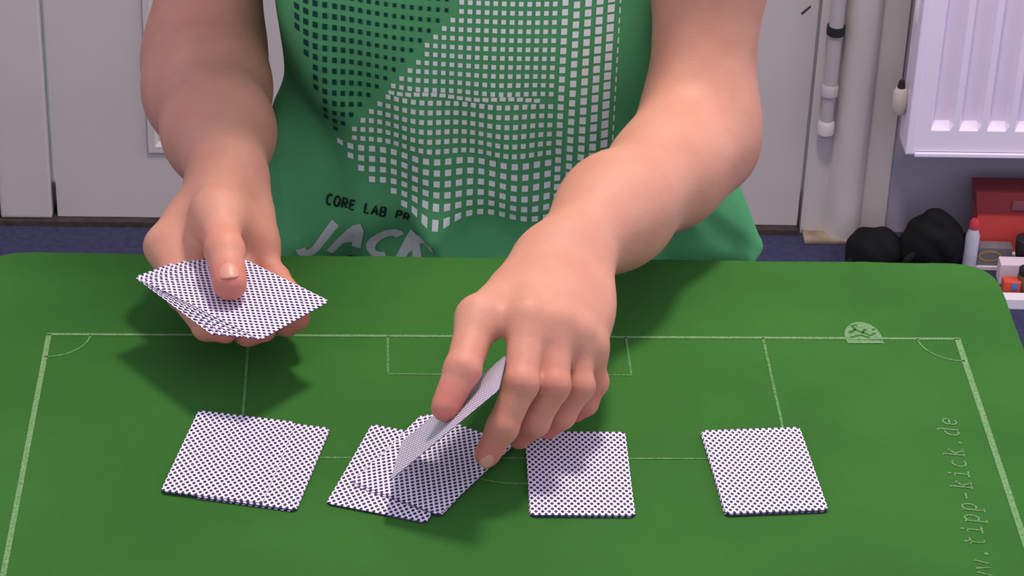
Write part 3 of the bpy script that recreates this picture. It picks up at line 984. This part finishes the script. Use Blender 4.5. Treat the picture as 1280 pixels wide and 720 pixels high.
def cloth(x_, z_): return (x_, front_y(x_, z_) - LIFT, z_)
# the print was laid out flat on the cloth: (x, z) in metres on the shirt front
YP = 1.745
def pz(px, py):
    q = aty(px, py, YP)
    return np.array([q[0], q[2]])
def square(mb, x_, z_, sx, sz):
    mb.poly([cloth(x_ - sx, z_ - sz), cloth(x_ + sx, z_ - sz), cloth(x_ + sx, z_ + sz), cloth(x_ - sx, z_ + sz)])
dT, dB = pz(577, 0), pz(413, 206)          # diagonal border between dark dots and white squares
bL = pz(516, 286)                           # lower left end of the white field
def right_of_diag(x_, z_):
    return (x_ - dB[0]) - (dT[0] - dB[0]) / (dT[1] - dB[1]) * (z_ - dB[1])
def low_ok(x_, z_):
    return z_ > 0.6955 if x_ > bL[0] else (z_ - bL[1]) > (dB[1] - bL[1]) / (dB[0] - bL[0]) * (x_ - bL[0])
mbw, mbd = MB(), MB()
x_right = pz(690, 100)[0]
def rows(z0, z1, p):
    n = max(1, round((z1 - z0) / p)); return [z0 + (i + .5) * (z1 - z0) / n for i in range(n)]
zA, zB, zC, zD = 1.0, 0.800, 0.7505, 0.697
for (z1, z0, pc, pr_, s) in ((zA, zB, 0.0060, 0.0071, 0.00165), (zB - 0.003, zC, 0.0062, 0.0074, 0.00180), (zC, zD, 0.0081, 0.0086, 0.00225)):
    x_ = x_right
    cols_ = []
    while x_ > -0.16:
        cols_.append(x_); x_ -= pc
    for z_ in rows(z0, z1, pr_):
        for x_ in cols_:
            if right_of_diag(x_, z_) > 0.002 and low_ok(x_, z_):
                square(mbw, x_, z_, s, s * 1.1)
# jagged join row
x_ = x_right - 0.01
while x_ > -0.15:
    z_ = zB - 0.0012 + 0.0012 * math.sin(x_ * 900)
    if right_of_diag(x_, z_) > 0.002: square(mbw, x_, z_, 0.0022, 0.0016)
    x_ -= 0.0062
# wide columns on the right
for j in range(6):
    x_ = x_right + 0.0072 + j * 0.0082
    s = 0.0021 + 0.0005 * j / 5
    for z_ in rows(0.699 + 0.002 * j, 1.0, 0.0076):
        if j < 5: square(mbw, x_, z_, s, s * 1.15)
        else: square(mbw, x_ - 0.0018, z_, 0.0005, 0.0022)
# dark dots on the upper left
for z_ in rows(dB[1] + 0.002, 1.0, 0.0084):
    j = 0
    x_ = dT[0] + 0.07
    while x_ > -0.178:
        r_ = right_of_diag(x_, z_)
        lim = -0.172 + 0.42 * max(0, (0.86 - z_)) * 0.75
        if r_ < -0.003 and x_ > lim:
            s = 0.0013 + 0.0006 * min(1, max(0, (-0.10 - x_) / 0.06))
            square(mbd, x_, z_, s, s * 1.3)
        x_ -= 0.0062 if x_ > -0.13 else 0.0072
pw = mbw.build('white_print_squares', M['ink_white'], shirt); pw['kind'] = 'stuff'; pw['label'] = 'grid of small white printed squares'
pd_ = mbd.build('dark_print_dots', M['ink_dark'], shirt); pd_['kind'] = 'stuff'; pd_['label'] = 'grid of small dark printed dots'
def lettering(name, text, p0, p1, h, w, adv, m, shear=0.0, wf=0.72):
    p0, p1 = np.array(p0), np.array(p1)
    d = (p1 - p0) / np.linalg.norm(p1 - p0)
    nn = np.array([-d[1], d[0]])
    mb = MB()
    for i, ch in enumerate(text):
        if ch == ' ': continue
        for st in GL[ch]:
            pts = []
            for a, b in zip(st[:-1], st[1:]):
                n = max(1, int(math.dist(a, b) * h / 0.003))
                pts += [(a[0] + (b[0] - a[0]) * t / n, a[1] + (b[1] - a[1]) * t / n) for t in range(n)]
            pts.append(st[-1])
            W2 = [p0 + d * (i * adv + (q[0] * wf + q[1] * shear) * h) + nn * q[1] * h for q in pts]
            L, R = [], []
            for k in range(len(W2)):
                t = W2[min(k + 1, len(W2) - 1)] - W2[max(k - 1, 0)]
                t = t / (np.linalg.norm(t) + 1e-9)
                s = np.array([-t[1], t[0]]) * w / 2
                sag = np.array([0, 0.50 * (front_y(W2[k][0], 0.69) - 1.762)])
                L.append(mb.bm.verts.new(cloth(*(W2[k] + s - sag)))); R.append(mb.bm.verts.new(cloth(*(W2[k] - s - sag))))
            for k in range(len(W2) - 1):
                mb.bm.faces.new((L[k], R[k], R[k + 1], L[k + 1]))
    return mb.build(name, M[m], shirt)
lettering('small_lettering', 'CORE LAB PR', pz(402, 270), pz(520, 293), 0.0074, 0.0017, 0.0060, 'ink_black', 0.0, 0.60)
lettering('large_lettering', 'JACK', pz(366, 315), pz(466, 341), 0.0250, 0.0070, 0.0255, 'ink_grey', 0.30, 0.82)

# ---- trousers, shoes (under the table), stool
Tf = Field((-0.24, 1.30, 0.02), (0.22, 2.05, 0.67), 0.008)
Tf.cone((-0.09, 1.885, 0.565), (0.07, 1.885, 0.565), 0.108, 0.108, 0.03)
for s, kx_ in ((-1, -0.13), (1, 0.11)):
    hip = np.array([-0.01 + s * 0.09, 1.87, 0.555]); kn = np.array([kx_, 1.45, 0.545]); an = np.array([kx_, 1.50, 0.10])
    Tf.cone(hip, kn, 0.085, 0.062, 0.04); Tf.cone(kn, an, 0.062, 0.045, 0.03)
tv, tq = Tf.mesh()
mesh_object('trousers', tv, tq, M['denim'], body)
st = empty('stool', (-0.01, 1.90, 0))
tag(st, 'wooden stool the person sits on, behind the table', 'stool')
mb = MB(); mb.lathe([(0.15, 0.410), (0.165, 0.417), (0.165, 0.433), (0.155, 0.439)])
mb.build('seat', M['wood'], st)
for a in range(4):
    an = math.pi / 4 + a * math.pi / 2
    mb = MB(); mb.tube([(0.115 * math.cos(an), 0.115 * math.sin(an), 0.415), (0.16 * math.cos(an), 0.16 * math.sin(an), 0.0)], [0.014, 0.012])
    mb.build('leg', M['wood'], st)

# ================================================================== THINGS BY THE RADIATOR
def pouch(loc, cones, label, strap):
    """soft black pouch slumped on the floor"""
    root = empty('pouch', loc, 0.0)
    tag(root, label, 'pouch', 'black pouches by the wall')
    f = Field((-0.07, -0.06, -0.006), (0.07, 0.06, 0.12), 0.003)
    for a, b, ra, rb_ in cones:
        f.cone(a, b, ra, rb_, 0.02)
    sl_, X_, Y_, Z_ = f.region(f.lo, f.lo + (f.n - 1) * f.h)
    f.F[sl_] = np.maximum(f.F[sl_] + 0.0012 * np.sin(X_ * 190 + Z_ * 120) * np.sin(Y_ * 150 + Z_ * 60), 0.001 - Z_)
    v_, q_ = f.mesh()
    mesh_object('pouch_body', v_, q_, M['shoe'], root)
    mb = MB(); mb.tube(strap, 0.0045, 8)
    mb.build('strap', M['sole'], root, True)
    return root
s1 = atz(1090, 332, 0.0)
pouch((s1[0], s1[1] + 0.006, 0), [((-0.012, 0, 0.014), (0.010, 0, 0.014), 0.020, 0.020), ((-0.004, 0.002, 0.022), (0.008, 0.002, 0.022), 0.024, 0.024)], 'small low black pouch on the floor, left of the bigger one',
      [(-0.024, -0.012, 0.018), (-0.029, -0.016, 0.010), (-0.030, -0.018, 0.0045), (-0.020, -0.026, 0.0045)])
s2 = atz(1160, 336, 0.0)
pouch((s2[0], s2[1] + 0.008, 0), [((-0.016, 0, 0.024), (0.014, 0, 0.024), 0.024, 0.024), ((-0.002, 0.0, 0.040), (0.016, 0.0, 0.042), 0.024, 0.022), ((0.002, 0, 0.054), (0.004, 0, 0.064), 0.022, 0.015)], 'bigger peaked black pouch on the floor beside the slim bottle',
      [(-0.020, -0.020, 0.030), (-0.030, -0.026, 0.022), (-0.036, -0.026, 0.008), (-0.030, -0.030, 0.0045), (-0.014, -0.034, 0.0045)])

bt = empty('bottle', atz(1210, 338, 0.0))
tag(bt, 'slim pale bottle with a red cap beside the black pouch', 'bottle')
mb = MB(); mb.lathe([(0.008, 0), (0.0085, 0.004), (0.0085, 0.050), (0.006, 0.058), (0.0055, 0.062)], seg=18)
mb.build('bottle_body', M['bottle'], bt, True)
mb = MB(); mb.lathe([(0.0062, 0.060), (0.0062, 0.068), (0.004, 0.072)], seg=16)
mb.build('cap', M['redcap'], bt, True)

# red box, wider at the top, standing against the wall
ra_ = aty(1217, 300, 2.925); rx_ = ra_[0]
rbx = empty('red_box', (rx_ + 0.07, 2.915, 0), 0.03)
tag(rbx, 'red box with a dark red top standing under the radiator', 'box')
def taper(z0, z1, xa0, xa1, d0, d1, xb=0.09):
    mb = MB()
    lo_ = [(xa0, -d0, z0), (xb, -d0, z0), (xb, 0.025, z0), (xa0, 0.025, z0)]
    hi_ = [(xa1, -d1, z1), (xb + 0.01, -d1, z1), (xb + 0.01, 0.025, z1), (xa1, 0.025, z1)]
    a = [mb.bm.verts.new(p) for p in lo_]; b = [mb.bm.verts.new(p) for p in hi_]
    mb.bm.faces.new(a[::-1]); mb.bm.faces.new(b)
    for i in range(4):
        mb.bm.faces.new((a[i], a[(i + 1) % 4], b[(i + 1) % 4], b[i]))
    return mb
taper(0.0, 0.066, -0.068, -0.075, 0.012, 0.012).build('box_front', M['red'], rbx)
taper(0.0665, 0.094, -0.076, -0.080, 0.014, 0.014).build('box_top', M['red_dark'], rbx)  # upper band coloured a darker red than the front below it
mb = MB(); mb.box((-0.034, -0.0155, 0.072), (0.01, -0.0142, 0.084)); mb.build('faded_sticker', mat('sticker', srgb(128, 76, 88), 0.6), rbx)
mb = MB(); mb.box((-0.070, -0.020, 0.004), (-0.012, -0.0125, 0.012), 0.001); mb.build('paper_strip', M['paper'], rbx)

def carton(name, px, Yf, w, h, depth, m, label, cat):
    x_ = aty(px, 340, Yf)[0]
    root = empty(name, (x_, Yf, 0), 0.02)
    tag(root, label, cat)
    mb = MB(); mb.box((0, 0, 0), (w, depth, h), 0.0012)
    mb.build('carton', M[m], root)
    return root
g = carton('grey_packet', 1212, 2.878, 0.049, 0.030, 0.016, 'grey', 'grey packet with a yellow oval ring in front of the red box', 'packet')
mb = MB()
ring = [(0.022 + 0.013 * math.cos(a), 0.018 + 0.0065 * math.sin(a)) for a in np.linspace(0, 2 * math.pi, 25)[:-1]]
mb.ribbon(ring, 0.0022, 0, True)
mb.build('yellow_ring', M['yellow'], g, False, Matrix.Translation((0, -0.0004, 0)) @ Matrix.Rotation(math.pi / 2, 4, 'X'))
mb = MB(); mb.box((0.002, -0.004, 0), (0.042, -0.0006, 0.005), 0.0005); mb.build('white_slip', M['paper'], g)
carton('white_packet', 1250, 2.842, 0.036, 0.028, 0.020, 'paper', 'small pinkish white packet between the grey packet and the orange one', 'packet')
sp = carton('orange_packet', 1257, 2.812, 0.021, 0.022, 0.014, 'orange', 'small orange packet with a blue patch behind the white strip', 'packet')
mb = MB(); mb.box((0.010, -0.0007, 0.011), (0.017, 0.0002, 0.020)); mb.build('blue_patch', M['blue'], sp)
jr = empty('jar', (aty(1284, 340, 2.818)[0], 2.822, 0))
tag(jr, 'brown jar cut off by the right edge of the picture', 'jar')
mb = MB(); mb.lathe([(0.009, 0), (0.010, 0.003), (0.010, 0.026), (0.008, 0.029)], seg=18); mb.build('jar_body', M['brown'], jr, True)
mb = MB(); mb.lathe([(0.0092, 0.0285), (0.0092, 0.036), (0.008, 0.037)], seg=18); mb.build('lid', M['dark'], jr, True)
kn = empty('dark_cup', (aty(1284, 310, 2.872)[0], 2.880, 0))
tag(kn, 'dark cup beside the red box at the right edge', 'cup')
mb = MB(); mb.lathe([(0.008, 0), (0.010, 0.010), (0.013, 0.030), (0.0135, 0.044), (0.011, 0.046)], seg=18); mb.build('cup_body', M['dark'], kn, True)
tray = empty('white_strip', (aty(1252, 380, 2.785)[0], 2.785, 0), 0.03)
tag(tray, 'low white strip of board on the floor in front of the packets', 'board')
mb = MB(); mb.box((0, 0, 0.0), (0.12, 0.016, 0.014), 0.001)
mb.build('board', M['white'], tray)
